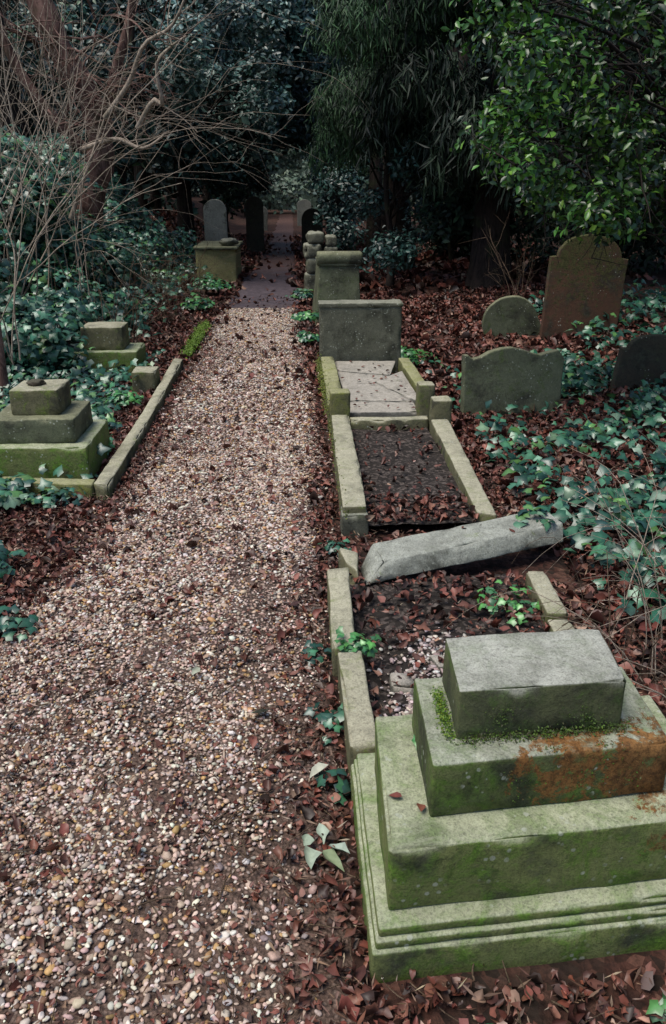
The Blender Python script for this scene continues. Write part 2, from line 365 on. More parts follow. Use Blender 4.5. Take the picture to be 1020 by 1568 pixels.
def soil(name,x0,x1,y0,y1,z,parent):
    xs=np.linspace(x0,x1,20);ys=np.linspace(y0,y1,40);X,Y=np.meshgrid(xs,ys);P=np.stack([X,Y,0*X],-1)
    Z=z+nz(P,5)*.012+nz(P,18,2)*.005
    V=np.stack([X,Y,Z],-1).reshape(-1,3);I=(np.arange(39)[:,None]*20+np.arange(19)[None]).ravel()
    add_mesh(name,V,np.stack([I,I+1,I+21,I+20],1),M_soil,parent)
g=empty('stepped_grave_monument',(.58,1.6,0))
quadb('plinth_lower',[(.150,1.215),(1.03,1.28),(1.03,1.86),(.150,1.83)],-.04,.086,S_fg2,g,r=.008,chip=.01,amp=.002)
quadb('plinth_moulding',[(.158,1.225),(1.022,1.290),(1.022,1.85),(.158,1.825)],.082,.108,S_fg2,g,r=.008,chip=.008,amp=.0015)
quadb('plinth_upper',[(.165,1.237),(1.016,1.301),(1.016,1.84),(.165,1.82)],.104,.133,S_fg2,g,r=.009,chip=.012,amp=.0015)
quadb('tier_lower',[(.190,1.28),(.975,1.345),(.975,1.80),(.208,1.745)],.131,.307,S_fg2,g,r=.007,chip=.02)
quadb('tier_upper',[(.29,1.37),(.845,1.42),(.85,1.73),(.300,1.705)],.305,.451,S_fg,g,r=.008,chip=.02)
quadb('cap_block',[(.356,1.452),(.742,1.475),(.762,1.70),(.366,1.685)],.449,.582,S_cap,g,r=.007,chip=.018)
kg=empty('grave_kerb_surround',(.58,2.4,0))
quadb('left_kerb_front',[(.150,1.85),(.235,1.85),(.228,2.36),(.142,2.36)],-.05,.128,S_kerb,kg)
block('left_kerb_rear',[(.130,2.40,-.05),(.215,2.40,-.05),(.228,2.98,-.05),(.138,2.98,-.05)],[(.128,2.40,.112),(.212,2.40,.118),(.228,2.98,.145),(.138,2.98,.138)],S_kerb,kg)
quadb('right_kerb_front',[(.93,1.88),(1.01,1.88),(1.04,2.60),(.955,2.60)],-.05,.09,S_kerb,kg)
quadb('right_kerb_rear',[(.965,2.63),(1.045,2.62),(1.065,2.99),(.985,3.0)],-.05,.10,S_kerb,kg)
soil('grave_soil',.225,.97,1.8,3.1,.03,kg)
x=np.concatenate([R.normal(.40,.06,700),R.normal(.52,.08,420)]);y=np.concatenate([R.normal(2.05,.15,700),R.normal(2.42,.11,420)]);k=(x>.24)&(x<.9)&(y>1.78);x,y=x[k],y[k]
pc=mkpeb(x,y,R.uniform(.003,.011,len(x)),2,.032,[(.48,.42,.38),(.56,.50,.47),(.30,.22,.2),(.38,.3,.27)],[3,2,2,2]);add_mesh('stone_chippings',pc[0],pc[1],M_peb,kg,pc[2],origin=(.5,2.2,0))
R2=np.random.default_rng(5)
for i,(x,y,a,b) in enumerate([(.34,1.95,.11,.09),(.37,2.28,.09,.07),(.47,2.12,.07,.09),(.53,2.4,.10,.07)]):
    Q=[(x-a/2+R2.uniform(-.03,.03),y-b/2+R2.uniform(-.03,.03)),(x+a/2,y-b/2+R2.uniform(-.03,.03)),(x+a/2+R2.uniform(-.03,.03),y+b/2),(x-a/2,y+b/2)]
    quadb('broken_stone_%d'%i,Q,.0,.052+R2.uniform(0,.01),S_slab,kg,r=.008)
block('fallen_kerb_stone',[(.305,3.0,.045),(1.24,3.27,.10),(1.20,3.40,.09),(.29,3.17,.03)],[(.385,3.06,.125),(1.24,3.31,.182),(1.185,3.44,.205),(.345,3.20,.150)],S_beam,None,r=.008,chip=.02)
block('broken_kerb_end',[(.235,3.02,-.02),(.285,2.985,-.02),(.26,3.20,-.02),(.20,3.22,-.02)],[(.225,3.10,.11),(.268,3.04,.10),(.29,3.2,.11),(.20,3.25,.115)],S_kerb,None,r=.012,chip=.03)
mg=empty('kerbed_grave',(.63,4.5,0))
quadb('left_kerb',[(.245,3.63),(.37,3.64),(.40,5.36),(.28,5.36)],-.05,.155,S_kerb,mg)
quadb('kerb_end',[(.238,3.60),(.377,3.61),(.377,3.75),(.242,3.75)],-.05,.12,S_grey,mg)
block('right_kerb',[(.92,3.62,-.05),(1.02,3.60,-.05),(1.07,5.2,-.05),(.95,5.2,-.05)],[(.925,3.66,.10),(1.015,3.62,.10),(1.07,5.2,.155),(.95,5.2,.155)],S_kerb,mg)
boxb('right_kerb_foot',.93,1.04,3.52,3.61,-.05,.065,S_kerb,mg)
boxb('rear_kerb',.40,.95,5.30,5.38,-.05,.13,S_kerb,mg)
soil('grave_soil',.36,.94,3.62,5.32,.06,mg)
quadb('left_post',[(.275,5.40),(.415,5.40),(.415,5.53),(.275,5.53)],-.05,.30,S_yel,mg,r=.015)
quadb('right_post',[(.965,5.23),(1.10,5.23),(1.10,5.37),(.965,5.37)],-.05,.28,S_kerb,mg,r=.02)
quadb('rear_post',[(.91,5.52),(1.03,5.52),(1.03,5.64),(.91,5.64)],-.05,.32,S_kerb,mg,r=.015)
sg=empty('ledger_slab_grave',(.66,6.5,0))
Qs=[[(.42,5.56),(.92,5.56),(.93,5.84),(.42,5.88)],[(.42,5.895),(.93,5.855),(.70,6.5),(.42,6.42)],[(.94,5.86),(.985,5.9),(.985,6.9),(.71,6.51)],[(.42,6.435),(.695,6.515),(.86,6.75),(.42,6.95)],[(.42,6.965),(.865,6.77),(.99,7.38),(.42,7.38)]]
for i,q in enumerate(Qs): quadb('cracked_slab_%d'%i,q,.0,.115+.006*(i%3),S_slab,sg,r=.006)
quadb('left_kerb',[(.27,5.6),(.40,5.6),(.405,7.35),(.29,7.35)],-.05,.17,S_yel,sg)
quadb('right_kerb',[(1.0,5.7),(1.10,5.7),(1.11,7.35),(1.01,7.35)],-.05,.15,S_yel,sg)
quadb('headblock',[(.285,7.42),(1.045,7.45),(1.045,7.66),(.285,7.63)],-.05,.60,S_grey,sg,r=.014)
quadb('headblock_cap',[(.275,7.41),(1.055,7.44),(1.055,7.67),(.275,7.64)],.598,.64,S_grey,sg,r=.010)
rt=empty('roll_top_tomb',(.62,10.6,0))
block('tomb_body',[(.33,10.3,-.05),(.93,10.3,-.05),(.93,11.6,-.05),(.33,11.6,-.05)],[(.40,10.36,.72),(.89,10.36,.72),(.89,11.5,.72),(.40,11.5,.72)],S_green,rt,r=.015)
Vt,Ft=tube([(.36,10.40,.80),(.365,10.40,.80),(.38,10.40,.80),(.6,10.40,.805),(.9,10.40,.80),(.93,10.40,.80),(.935,10.40,.80)],[.001,.075,.09,.085,.09,.075,.001],16);add_mesh('roll',Vt,Ft,S_green,rt)
boxb('ledge',.385,.905,10.34,11.52,.715,.74,S_green,rt)
def rock(name,c,s,mat,parent=None,seed=0):
    v,f=ico(4);d=v.copy();v=v*(1+.28*nz(d*1+seed,1.2,seed)+.08*nz(d,4,seed))[:,None]*np.array(s)+np.array(c);return add_mesh(name,v,f,mat,parent)
rk=empty('stacked_rough_stones',(.53,13.6,0))
for i,(a,b,z0,z1) in enumerate([(.27,.80,-.05,.34),(.30,.77,.33,.58),(.26,.56,.57,.80),(.575,.82,.57,.76),(.32,.60,.79,.97),(.61,.80,.75,.92)]):
    o=boxb('rough_stone_%d'%i,a,b,13.35,13.8,z0,z1,S_grey,rk,r=.06,amp=.014,chip=.07,step=.035)
W=.80
wav=[(-W/2,-.15),(W/2,-.15),(W/2,.40),(W/2-.05,.47),(W/2-.12,.455),(W/2-.2,.435),(.08,.475),(-.02,.50),(-.1,.497),(-.2,.47),(-.27,.435),(-.33,.425),(-.37,.455),(-W/2,.45)]
headstone('wavy_headstone',wav,.075,(1.70,5.93,.0),8,(-4,0),S_green)
headstone('leaning_headstone',arch(.62,.22,.50),.08,(2.60,9.1,.0),-8,(4,-24),S_green)
headstone('tall_headstone',arch(.82,.95,1.18,shoulder=.07),.10,(3.20,8.8,-.03),-6,(0,2),S_rust)
headstone('dark_headstone',arch(.66,.36,.50,shoulder=.05),.09,(2.98,6.35,.0),-5,(-3,8),S_brown)
headstone('dark_headstone',arch(.6,.8,1.1),.1,(.72,24,.0),0,(0,0),S_brown)
pa=empty('stepped_pedestal',(-1.49,4.75,0))
boxb('tier_lower',-1.82,-1.175,4.45,5.05,.0,.23,S_fg2,pa,chip=.05)
boxb('tier_middle',-1.73,-1.25,4.53,4.98,.228,.375,S_green,pa,chip=.05)
boxb('tier_upper',-1.625,-1.345,4.62,4.90,.373,.525,S_kerb,pa,chip=.05)
rock('loose_stone',(-1.50,4.76,.535),(.055,.045,.022),S_brown,pa,9)
lk=empty('long_grave_kerb',(-1.05,6,0))
block('side_kerb_front',[(-1.10,4.22,-.05),(-1.015,4.20,-.05),(-1.01,5.9,-.05),(-1.09,5.9,-.05)],[(-1.10,4.22,.09),(-1.015,4.20,.085),(-1.01,5.9,.08),(-1.09,5.9,.085)],S_kerb,lk)
block('side_kerb_rear',[(-1.10,5.92,-.05),(-1.02,5.92,-.05),(-1.03,7.8,-.05),(-1.12,7.8,-.05)],[(-1.10,5.92,.07),(-1.02,5.92,.075),(-1.03,7.8,.08),(-1.12,7.8,.085)],S_kerb,lk)
quadb('front_kerb',[(-1.95,4.33),(-1.105,4.21),(-1.105,4.30),(-1.95,4.42)],-.05,.088,S_yel,lk)
boxb('kerb_post',-1.34,-1.14,6.76,7.0,-.05,.17,S_kerb,lk)
pb=empty('stepped_pedestal',(-1.7,7.6,0))
boxb('tier_lower',-2.0,-1.40,7.42,7.9,-.03,.22,S_fg2,pb)
boxb('tier_upper',-1.91,-1.53,7.50,7.83,.218,.43,S_kerb,pb)
quadb('mossy_kerb',[(-1.09,8.2),(-.99,8.2),(-.99,10.2),(-1.09,10.2)],-.05,.06,stone_mat('bright_moss',(.09,.15,.02),(.07,.11,.02),(.07,.13,.01),1.0),None,r=.02)
ct=empty('chest_tomb',(-1.3,16,0))
block('chest',[(-1.68,15.4,-.05),(-.95,15.5,-.05),(-.95,17.2,-.05),(-1.68,17.2,-.05)],[(-1.68,15.4,.58),(-.95,15.5,.58),(-.95,17.2,.58),(-1.68,17.2,.58)],stone_mat('ochre_stone',(.40,.40,.28),(.42,.39,.17),(.13,.14,.03),.3,damt=.3,seed=22),ct,r=.02)
boxb('lid',-1.72,-.9,15.38,17.25,.578,.63,S_green,ct,r=.015)
rock('capstone',(-1.08,15.7,.69),(.17,.16,.08),S_grey,ct,11)
headstone('rounded_headstone',arch(.48,1.18,1.40),.1,(-1.5,18,.0),0,(0,0),S_pale)
headstone('dark_headstone',arch(.48,1.2,1.42),.1,(-.86,23,.0),0,(0,0),S_brown)
headstone('rounded_headstone',arch(.6,.8,1.0),.1,(.75,36,.2),0,(0,0),S_pale)
headstone('rounded_headstone',arch(.5,.6,.8),.1,(-1.0,33,.2),0,(0,3),S_pale)
# ------------------------------------------------------------ LEAF LITTER
def scatter(n,x0,x1,y0,y1,dens):
    x=R.uniform(x0,x1,n);y=R.uniform(y0,y1,n);k=R.random(n)<dens(x,y);return x[k],y[k]
def instone(x,y):
    m=np.zeros(len(x),bool)
    for a,b,c,d in [(.15,1.03,1.2,1.84),(.13,.235,1.8,2.98),(.24,.38,3.6,5.5),(.27,.4,5.5,7.35),(.28,1.05,7.4,7.65),(-1.82,-1.17,4.45,5.05),(-2,-1.4,7.42,7.9),(-1.11,-1.0,4.2,7.8),(.3,1.24,3.05,3.4),(.92,1.06,3.6,5.3)]:
        m|=(x>a)&(x<b)&(y>c)&(y<d)
    return m
def litdens(x,y):
    n=n2(x,y,1.3,3); ed=edged(x,y)
    onpath=np.where(ed>0,np.clip(.80-ed*4.6+.45*n,.085,1),1)
    onpath=np.where((ed>0)&(y<2.0),np.maximum(onpath,.17+.4*n2(x,y,2.5,17)),onpath)
    return np.clip(onpath*(.9+.4*n),0.05,1)*(~instone(x,y))
DC=[(.155,.050,.034),(.085,.032,.023),(.20,.082,.058),(.31,.19,.14),(.048,.025,.018)];DWt=[4.2,4.2,2.8,.9,2.6]
L=[]
for (n,x0,x1,y0,y1,s0,s1) in [(14000,-1.7,1.9,.8,2.6,.012,.044),(30000,-2.4,2.6,2.6,6,.016,.055),(22000,-3,4,6,13,.035,.08),(8000,-4,6,13,30,.10,.16)]:
    x,y=scatter(n,x0,x1,y0,y1,litdens);n=len(x)
    z=gz(x,y)+R.uniform(.003,.028,n)
    ing=((x>.22)&(x<.97)&(y>1.8)&(y<3.1))|((x>.36)&(x<.94)&(y>3.6)&(y<5.3)); z=np.where(ing,z*0+.05+R.uniform(0,.025,n)+np.where(y>3.5,.02,0),z)
    keep=~((x>.4)&(x<.92)&(y>3.95)&(y<5.3)&(R.random(n)<.85)); keep&=~((x>.41)&(x<1)&(y>5.5)&(y<7.4)); keep&=~((x>.24)&(x<.62)&(y>1.8)&(y<2.5)&(R.random(n)<.8))
    keep&=~((x>.22)&(x<.97)&(y>2.4)&(y<3.1)&(R.random(n)<.35))
    x,y,z=x[keep],y[keep],z[keep];n=len(x)
    L.append(leaves(np.stack([x,y,z],-1),np.stack([R.normal(0,.5,n),R.normal(0,.5,n),np.ones(n)],-1),(s0+(s1-s0)*R.random(n)**1.6)*np.where((x>1.15)&(R.random(n)<.3),1.6,1),pal(n,DC,DWt,.35),DEAD,R.uniform(-.6,3.0,n),jit=.07))
pts=[]
for (a,b,c,d,z,n) in [(.42,.92,5.6,7.3,.13,50),(.2,.35,1.3,1.7,.315,2),(.45,1.1,3.25,3.35,.17,5)]:
    for i in range(n): pts.append((R.uniform(a,b),R.uniform(c,d),z))
P=np.array(pts);n=len(P);L.append(leaves(P,np.stack([R.normal(0,.2,n),R.normal(0,.2,n),np.ones(n)],-1),R.uniform(.02,.04,n),pal(n,DC,DWt),DEAD,R.uniform(0,1.5,n)))
v,f,k=merge(L);add_mesh('fallen_leaves',v,f,M_dead,None,k,origin=(0,0,0))
x,y=scatter(30000,-1.35,.4,.8,9,lambda x,y:np.clip(.55+.6*n2(x,y,2,8),0.1,1)*np.where(edged(x,y)>.2,.6,1));n=len(x)
L=[leaves(np.stack([x,y,gz(x,y)+.012+R.uniform(0,.010,n)],-1),np.stack([R.normal(0,.5,n),R.normal(0,.5,n),np.ones(n)],-1),R.uniform(.006,.022,n),pal(n,DC,DWt),DEAD,R.uniform(0,2,n),jit=.08)]
x,y=scatter(15000,-1.9,2.2,.8,5.5,lambda x,y:np.where(edged(x,y)>.1,.35,1)*(~instone(x,y)));n=len(x)
L.append(leaves(np.stack([x,y,gz(x,y)+.02+R.uniform(0,.015,n)],-1),np.stack([R.normal(0,.3,n),R.normal(0,.3,n),np.ones(n)],-1),R.uniform(.015,.05,n),pal(n,[(.20,.12,.08),(.09,.045,.03),(.34,.26,.19)],[3,4,1.2]),NEED,R.uniform(-.5,.5,n)))
v,f,k=merge(L);add_mesh('leaf_fragments',v,f,M_dead,path,k,origin=(0,0,0))
PL=[(.06,1.62),(.02,1.60),(.10,1.56),(.03,1.54),(.08,1.53),(.17,1.04),(-.12,2.15),(-.06,.98),(-.35,2.4),(.06,1.85)]
P=np.array([(x,y,.035) for x,y in PL]);n=len(P)
v,f,k=leaves(P,np.stack([R.normal(0,.35,n),R.normal(0,.35,n),np.ones(n)],-1),R.uniform(.045,.07,n),pal(n,[(.34,.38,.30),(.22,.28,.18)],[2,1],.1),DEAD,R.uniform(.2,1,n),jit=.05)
add_mesh('pale_fallen_leaves',v,f,M_far,None,k)
L=[]
for i in range(460):
    if i<230: x,y=R.uniform(-1.0,.6),R.uniform(.9,2.4)
    else: x,y=R.uniform(-1.9,2.4),R.uniform(2,7)
    if instone(np.array([x]),np.array([y]))[0]: continue
    a=R.uniform(0,6.28);l=R.uniform(.04,.2)*(1.8 if R.random()<.12 else 1);p=wander((x,y,float(gz(x,y))+.02),(math.cos(a),math.sin(a),0),l,6,.4); p[:,2]=gz(p[:,0],p[:,1])+.018+.006*R.random()
    L.append(tube(p,np.linspace(R.uniform(.001,.003),.0008,len(p)),5))
tubes_obj('fallen_twigs',L,M_vine,None,origin=(0,0,0))
# ------------------------------------------------------------ IVY
IC=[(.022,.085,.050),(.042,.125,.070),(.014,.050,.036),(.075,.17,.05),(.13,.21,.14)];IW=[4,4,3.4,1.4,.8]
def ivy_ground(n,x0,x1,y0,y1,dens,s0,s1,lift=.1):
    x,y=scatter(n,x0,x1,y0,y1,dens);k=~instone(x,y);x,y=x[k],y[k];n=len(x)
    P=np.stack([x,y,gz(x,y)+.02+R.random(n)*lift],-1)
    return leaves(P,np.stack([R.normal(0,.5,n),R.normal(-.3,.5,n),np.ones(n)],-1),R.uniform(s0,s1,n),pal(n,IC,IW,.35),IVY,jit=.03)
def dR(x,y):
    e=1.18+.16*n2(x,y,1.5,4)+.25*sstep(3.1,2.2,y)
    h=(x>2.5)&(x<3.3)&(y>5.9)&(y<6.4); hw=(x>1.2)&(x<2.15)&(y>5.2)&(y<6.0)
    return np.clip((x-e)*2.6,0,1)*np.clip(.8+1.2*n2(x,y,1.8,6),.06,1)*(y<9)*(~h)*np.where(hw,.12,1)*np.where((x<1.9)&(y>6),.2,1)
L=[ivy_ground(9500,1.1,3.6,1.8,7.5,dR,.035,.09,.15),ivy_ground(3000,3,6,4,11,lambda x,y:x*0+.8,.06,.11,.2)]
v,f,k=merge(L);add_mesh('ivy_groundcover',v,f,M_ivy,None,k,origin=(0,0,0))
def dL(x,y):
    e=-1.15+.15*n2(x,y,1.5,4)-.15*sstep(4.2,3.5,y)
    return np.clip((e-x)*2.6,0,1)*np.clip(.65+1.0*n2(x,y,1.9,2),.08,1)*sstep(2.2,3.2,y)
L=[ivy_ground(9000,-3.2,-1.05,2.4,8,dL,.04,.085,.14),ivy_ground(11000,-7,-1.2,7,20,lambda x,y:np.clip((-1.35-x)*1.6,0,1)*np.where(x>-1.9,.5,.95),.06,.12,.3)]
v,f,k=merge(L);add_mesh('ivy_groundcover',v,f,M_ivy,None,k,origin=(0,0,0))
L=[]
mounds=[(-1.8-R.uniform(0,.3+.24*y*.6)-.35,y,.0) for y in R.uniform(6.3,19,60)]+[(-R.uniform(2.5,3.5),R.uniform(9.5,11.3),R.uniform(.3,.8)) for _ in range(12)]
for (x,y,ex) in mounds:
    zz=float(gz(x,y))+R.uniform(.1,.6)+.45*sstep(-2,-4,x)+ex; r=R.uniform(.35,.7)
    p,d=blob((x,y,zz),(r,r,r*.8),int(350*r/.5),.6)
    k=(p[:,2]>gz(p[:,0],p[:,1]))&(p[:,0]<-1.4);p=p[k];d=d[k];n=len(p)
    L.append(leaves(p,d*.5+np.array([0,-.35,.7])+R.normal(size=(n,3))*.4,R.uniform(.05,.10,n),pal(n,IC,IW,.35)*R.uniform(.8,1.35),IVY))
v,f,k=merge(L);add_mesh('ivy_thicket',v,f,M_ivy,None,k,origin=(0,0,0))
def plant(name,x,y,z,n,r,s,cols,T=IVY,mat=None):
    p,d=blob((x,y,z),(r,r,r*.5),n,.3);p[:,2]=np.maximum(p[:,2],z-.01)
    v,f,k=leaves(p,d*.4+np.array([0,-.2,.9])+R.normal(size=(n,3))*.3,R.uniform(s*.7,s*1.2,n),pal(n,cols,[1]*len(cols)),T);add_mesh(name,v,f,mat or M_ivy,None,k)
G1=[(.05,.17,.05),(.08,.24,.06),(.04,.13,.05)]
plant('kerb_weed',.22,2.40,.12,90,.10,.030,G1)
plant('ivy_sprig',.10,2.12,.03,26,.12,.04,IC[:3]); plant('ivy_sprig',.10,1.80,.03,10,.08,.045,IC[:3]); plant('ivy_sprig',.08,2.5,.03,16,.10,.035,IC[:3])
plant('weed_clump',.2,3.4,.04,25,.1,.04,IC[:3]); plant('weed_clump',-1.25,5.0,.05,90,.14,.045,G1)
plant('ivy_sprig',-1.42,3.30,.05,130,.22,.05,IC[:3]); plant('ivy_sprig',-1.75,3.7,.08,160,.3,.06,IC); plant('ivy_sprig',-1.6,4.15,.08,160,.28,.065,IC);plant('ivy_sprig',-1.28,4.12,.05,60,.16,.05,IC)
plant('ivy_sprig',-1.15,2.75,.04,50,.16,.045,IC[:3])
plant('ivy_sprig',.95,1.12,.03,18,.12,.05,G1+IC[:2]); plant('ivy_sprig',.38,1.08,.02,4,.03,.045,IC[:2]);plant('ivy_sprig',.75,1.10,.02,6,.06,.045,G1)
plant('weed_clump',.85,2.75,.08,50,.16,.035,G1); plant('weed_clump',-1.35,6.3,.05,110,.2,.05,G1);plant('weed_clump',1.15,7.9,.05,200,.3,.06,G1)
plant('ivy_sprig',.2,8.8,.1,120,.16,.06,G1+IC[:2]);plant('ivy_sprig',.22,10,.15,160,.2,.07,G1+IC[:2]);plant('ivy_sprig',.2,12.2,.15,160,.22,.08,IC)
plant('ivy_sprig',1.12,3.35,.18,40,.14,.055,IC);plant('fern_tuft',.31,1.62,.32,6,.02,.03,G1);plant('ivy_sprig',-1.25,13.5,.15,260,.4,.08,G1+IC[:2]);plant('ivy_sprig',-1.3,11.5,.1,160,.3,.08,G1+IC[:2])
def moss(name,C,n,r,s,cols):
    P=np.concatenate([np.array(c)+R.normal(size=(n,3))*np.array(r) for c in C]);m=len(P)
    v,f,k=leaves(P,norm(np.array([-.3,-.6,.6])+R.normal(size=(m,3))*.6),R.uniform(s*.6,s*1.3,m),pal(m,cols,[1]*len(cols)),FAR);return add_mesh(name,v,f,M_far,None,k)
MC=[(.09,.17,.015),(.05,.11,.012),(.14,.21,.02)]
moss('moss_cushion',[(.345,1.50+.02*i,.456) for i in range(7)]+[(.345,1.47,.452)]*2,120,(.008,.012,.007),.006,MC)
moss('moss_cushion',[(.38+.03*i,1.445+.002*i,.455) for i in range(13)],170,(.016,.009,.009),.006,[(.04,.075,.012),(.07,.12,.015),(.04,.04,.015)])
mp_=[.44+.30*R.random() for _ in range(30)];mp_=[(a,1.378+(a-.29)*.09,.325+.115*R.random()**.7) for a in mp_]
moss('moss_cushion',mp_,90,(.020,.004,.014),.0055,[(.04,.08,.010),(.06,.11,.012),(.08,.07,.02)])
moss('moss_cushion',[(.42+.06*R.random(),1.46,.47+.07*R.random()) for _ in range(8)]+[(.6+.12*R.random(),1.469,.46+.05*R.random()) for _ in range(7)],45,(.012,.003,.010),.0045,[(.04,.07,.012),(.05,.085,.012)])
moss('moss_cushion',[(.262,3.7+.25*i,.12) for i in range(7)],60,(.008,.08,.03),.012,[(.10,.12,.02),(.08,.10,.015)])
moss('moss_cushion',[(.275,5.7+.2*i,.13) for i in range(9)],140,(.02,.08,.03),.016,[(.13,.15,.02),(.09,.11,.015)])
moss('moss_cushion',[(-1.04,8.3+.22*i,.055) for i in range(9)],240,(.035,.1,.012),.022,[(.11,.19,.015),(.08,.14,.01)])
# ------------------------------------------------------------ TREES
YC=[(.011,.025,.014),(.017,.038,.017),(.007,.015,.010)];TC=[(.020,.060,.049),(.036,.09,.074),(.011,.032,.027),(.13,.21,.19)]
HC=[(.035,.11,.016),(.07,.19,.022),(.013,.04,.011),(.16,.32,.035)]
def tree(name,base,h,r,lean,clumps,per,size,cols,w,T=FAR,mat=M_far,bark=M_bark,nrm=(0,-.2,.6),hang=None):
    base=np.array(base,float); e=empty(name,base)
    out=[];top=base+np.array([lean[0],lean[1],h])
    pts=np.array([base+(top-base)*u+np.array([.12*math.sin(u*5+base[0]),.1*math.sin(u*4+base[1]),0])*min(1,u*3) for u in np.linspace(-.03,1,12)])
    out.append(tube(pts,r*np.concatenate([[1.5,1.15],np.linspace(1,.35,10)]),10))
    for c in [np.array(c[:3]) for c in clumps]:
        i=min(11,max(2,int(11*min(.95,max(.15,(c[2]-base[2]-.5)/h*.8))))); p0=pts[i]; d=c-p0
        q=np.array([p0+d*u+np.array([0,0,.12*np.linalg.norm(d)*math.sin(u*3.14)])+ (R.normal(size=3)*.05 if 0<u<1 else 0) for u in np.linspace(0,1,7)])
        out.append(tube(q,np.linspace(min(r*.25,.03),.005,7),6))
        for k in range(2):
            branch(q[R.integers(3,7)],R.normal(size=3),.5,.007,1,out,[],.3,0,2,.8,4)
    tubes_obj('trunk_and_limbs',out,bark,e)
    L=[]
    for c in clumps:
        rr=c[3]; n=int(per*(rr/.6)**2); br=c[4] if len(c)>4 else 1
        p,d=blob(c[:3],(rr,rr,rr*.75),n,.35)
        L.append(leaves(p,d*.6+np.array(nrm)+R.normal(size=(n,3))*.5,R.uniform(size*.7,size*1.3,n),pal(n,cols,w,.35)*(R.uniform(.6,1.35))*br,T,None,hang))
    v,f,k=merge(L);add_mesh('foliage',v,f,mat,e,k)
    return e
def rc(n,x,y,z,r): return [(R.uniform(*x),R.uniform(*y),R.uniform(*z),R.uniform(*r)) for _ in range(n)]
cl=[]
for i in range(74):
    q=.19+.43*R.random()**.85; y=R.uniform(4.9,6.4); x=q*y
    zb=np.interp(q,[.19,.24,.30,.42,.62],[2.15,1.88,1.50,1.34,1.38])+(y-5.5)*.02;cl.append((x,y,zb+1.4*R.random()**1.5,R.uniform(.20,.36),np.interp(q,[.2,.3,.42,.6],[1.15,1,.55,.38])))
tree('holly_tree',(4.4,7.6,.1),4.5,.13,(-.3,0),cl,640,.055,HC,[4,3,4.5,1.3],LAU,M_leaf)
cl=rc(30,(2.8,6.5),(7.8,10.5),(1.6,3.6),(.5,.9))+rc(10,(1.8,6),(7.5,10.5),(4.0,6.0),(.8,1.2))  # second group: unseen upper clumps, added to block sun from the right-hand wood
tree('laurel_tree',(5.2,9.8,.1),4.5,.18,(0,0),cl,330,.08,YC+[(.02,.05,.015)],[3,3,3,1],LAU,M_lau)
cl=rc(32,(1.5,6.5),(11,15),(1.75,4.5),(.7,1.2))+rc(18,(1,7),(10,15),(5,8),(1,1.5))  # larger high clumps lie out of view, added to shade the wood below
tree('yew_tree',(3.3,13.4,.1),6,.30,(.2,0),cl,420,.22,YC,[3,3,3],NEED,M_far,M_bark,hang=(0,0,-1))
cl=rc(26,(.8,3.0),(12.5,16.5),(2.3,5.5),(.5,.95))
tree('yew_tree',(2.3,17,.1),6,.25,(-.3,0),cl,720,.15,[(.028,.07,.028),(.04,.095,.033),(.014,.032,.018)],[3,2,3],NEED,M_far,hang=(0,0,-1))
cl=rc(16,(1.2,2.6),(13,16.5),(.4,2.4),(.35,.6))
tree('elder_tree',(1.80,14.5,.05),3,.06,(.0,0),cl,460,.085,TC,[4,3,4,.5],LAU,M_lau)
cl=rc(16,(.75,1.6),(17,24),(.4,2.6),(.45,.75))
tree('laurel_shrub',(1.3,20,.05),2.4,.07,(.0,0),cl,420,.11,TC,[4,4,3,1.2],LAU,M_lau)
cl=rc(34,(2.6,9),(13.5,20),(.2,2.4),(.7,1.1))
tree('laurel_shrub',(3.6,18,.05),2.4,.07,(.0,0),cl,260,.12,YC,[3,3,2],LAU,M_far)
cl=rc(28,(-3.2,.5),(19,25),(2.5,6.5),(.8,1.3))
tree('holly_tree',(-2.6,22,.3),6,.2,(.4,0),cl,400,.14,TC,[4,3,5,.9],LAU,M_lau)
cl=rc(14,(-1.9,0),(14,18),(2.9,4.8),(.4,.7))
tree('privet_tree',(-3.3,17.5,.3),4.6,.10,(.4,0),cl,460,.10,TC,[3,3,2,3.2],LAU,M_lau)
cl=rc(26,(-8,-2.8),(12.5,19),(1.8,6.0),(.8,1.3))
tree('ivy_clad_tree',(-4.6,15,.7),6,.3,(.2,0),cl,330,.13,TC[:3]+[(.04,.09,.04)],[4,3,3,2],LAU,M_lau)
cl=rc(14,(-1.9,-.8),(20,32),(.8,2.4),(.45,.7))
tree('laurel_shrub',(-1.8,26,.2),2.4,.07,(.0,0),cl,300,.13,YC+TC[:1],[3,3,2,2],LAU,M_far)
e=empty('leaning_dead_tree',(-3.2,12,.5));out=[]
q=resamp([(-3.0,12.4,.2),(-2.85,12.3,1.2),(-2.55,12.2,2.0),(-2.55,12.1,2.6),(-2.85,12,3.2),(-3.15,12,4.0),(-3.6,12,5.2)],24)
out.append(tube(q,np.linspace(.20,.15,24)*(1+.12*np.sin(np.arange(24)*1.9)),14))
out.append(tube(resamp([(-2.6,12.2,2.2),(-2.35,12,2.6),(-2.15,11.9,3.1),(-1.9,11.8,3.7),(-1.75,11.7,4.6)],14),np.linspace(.09,.04,14),9))
out.append(tube(resamp([(-2.75,12.2,2.1),(-3.1,12,2.5),(-3.5,11.9,3.2),(-3.8,11.8,4.3)],14),np.linspace(.09,.05,14),8))
for k in range(14): branch((R.uniform(-3.2,-1.9),11.9,R.uniform(2.2,3.8)),(R.normal(),-.5,R.uniform(-.2,.8)),1.1,.02,2,out,[],.5,0,3,.8,5)
tubes_obj('trunk',out,M_red,e)
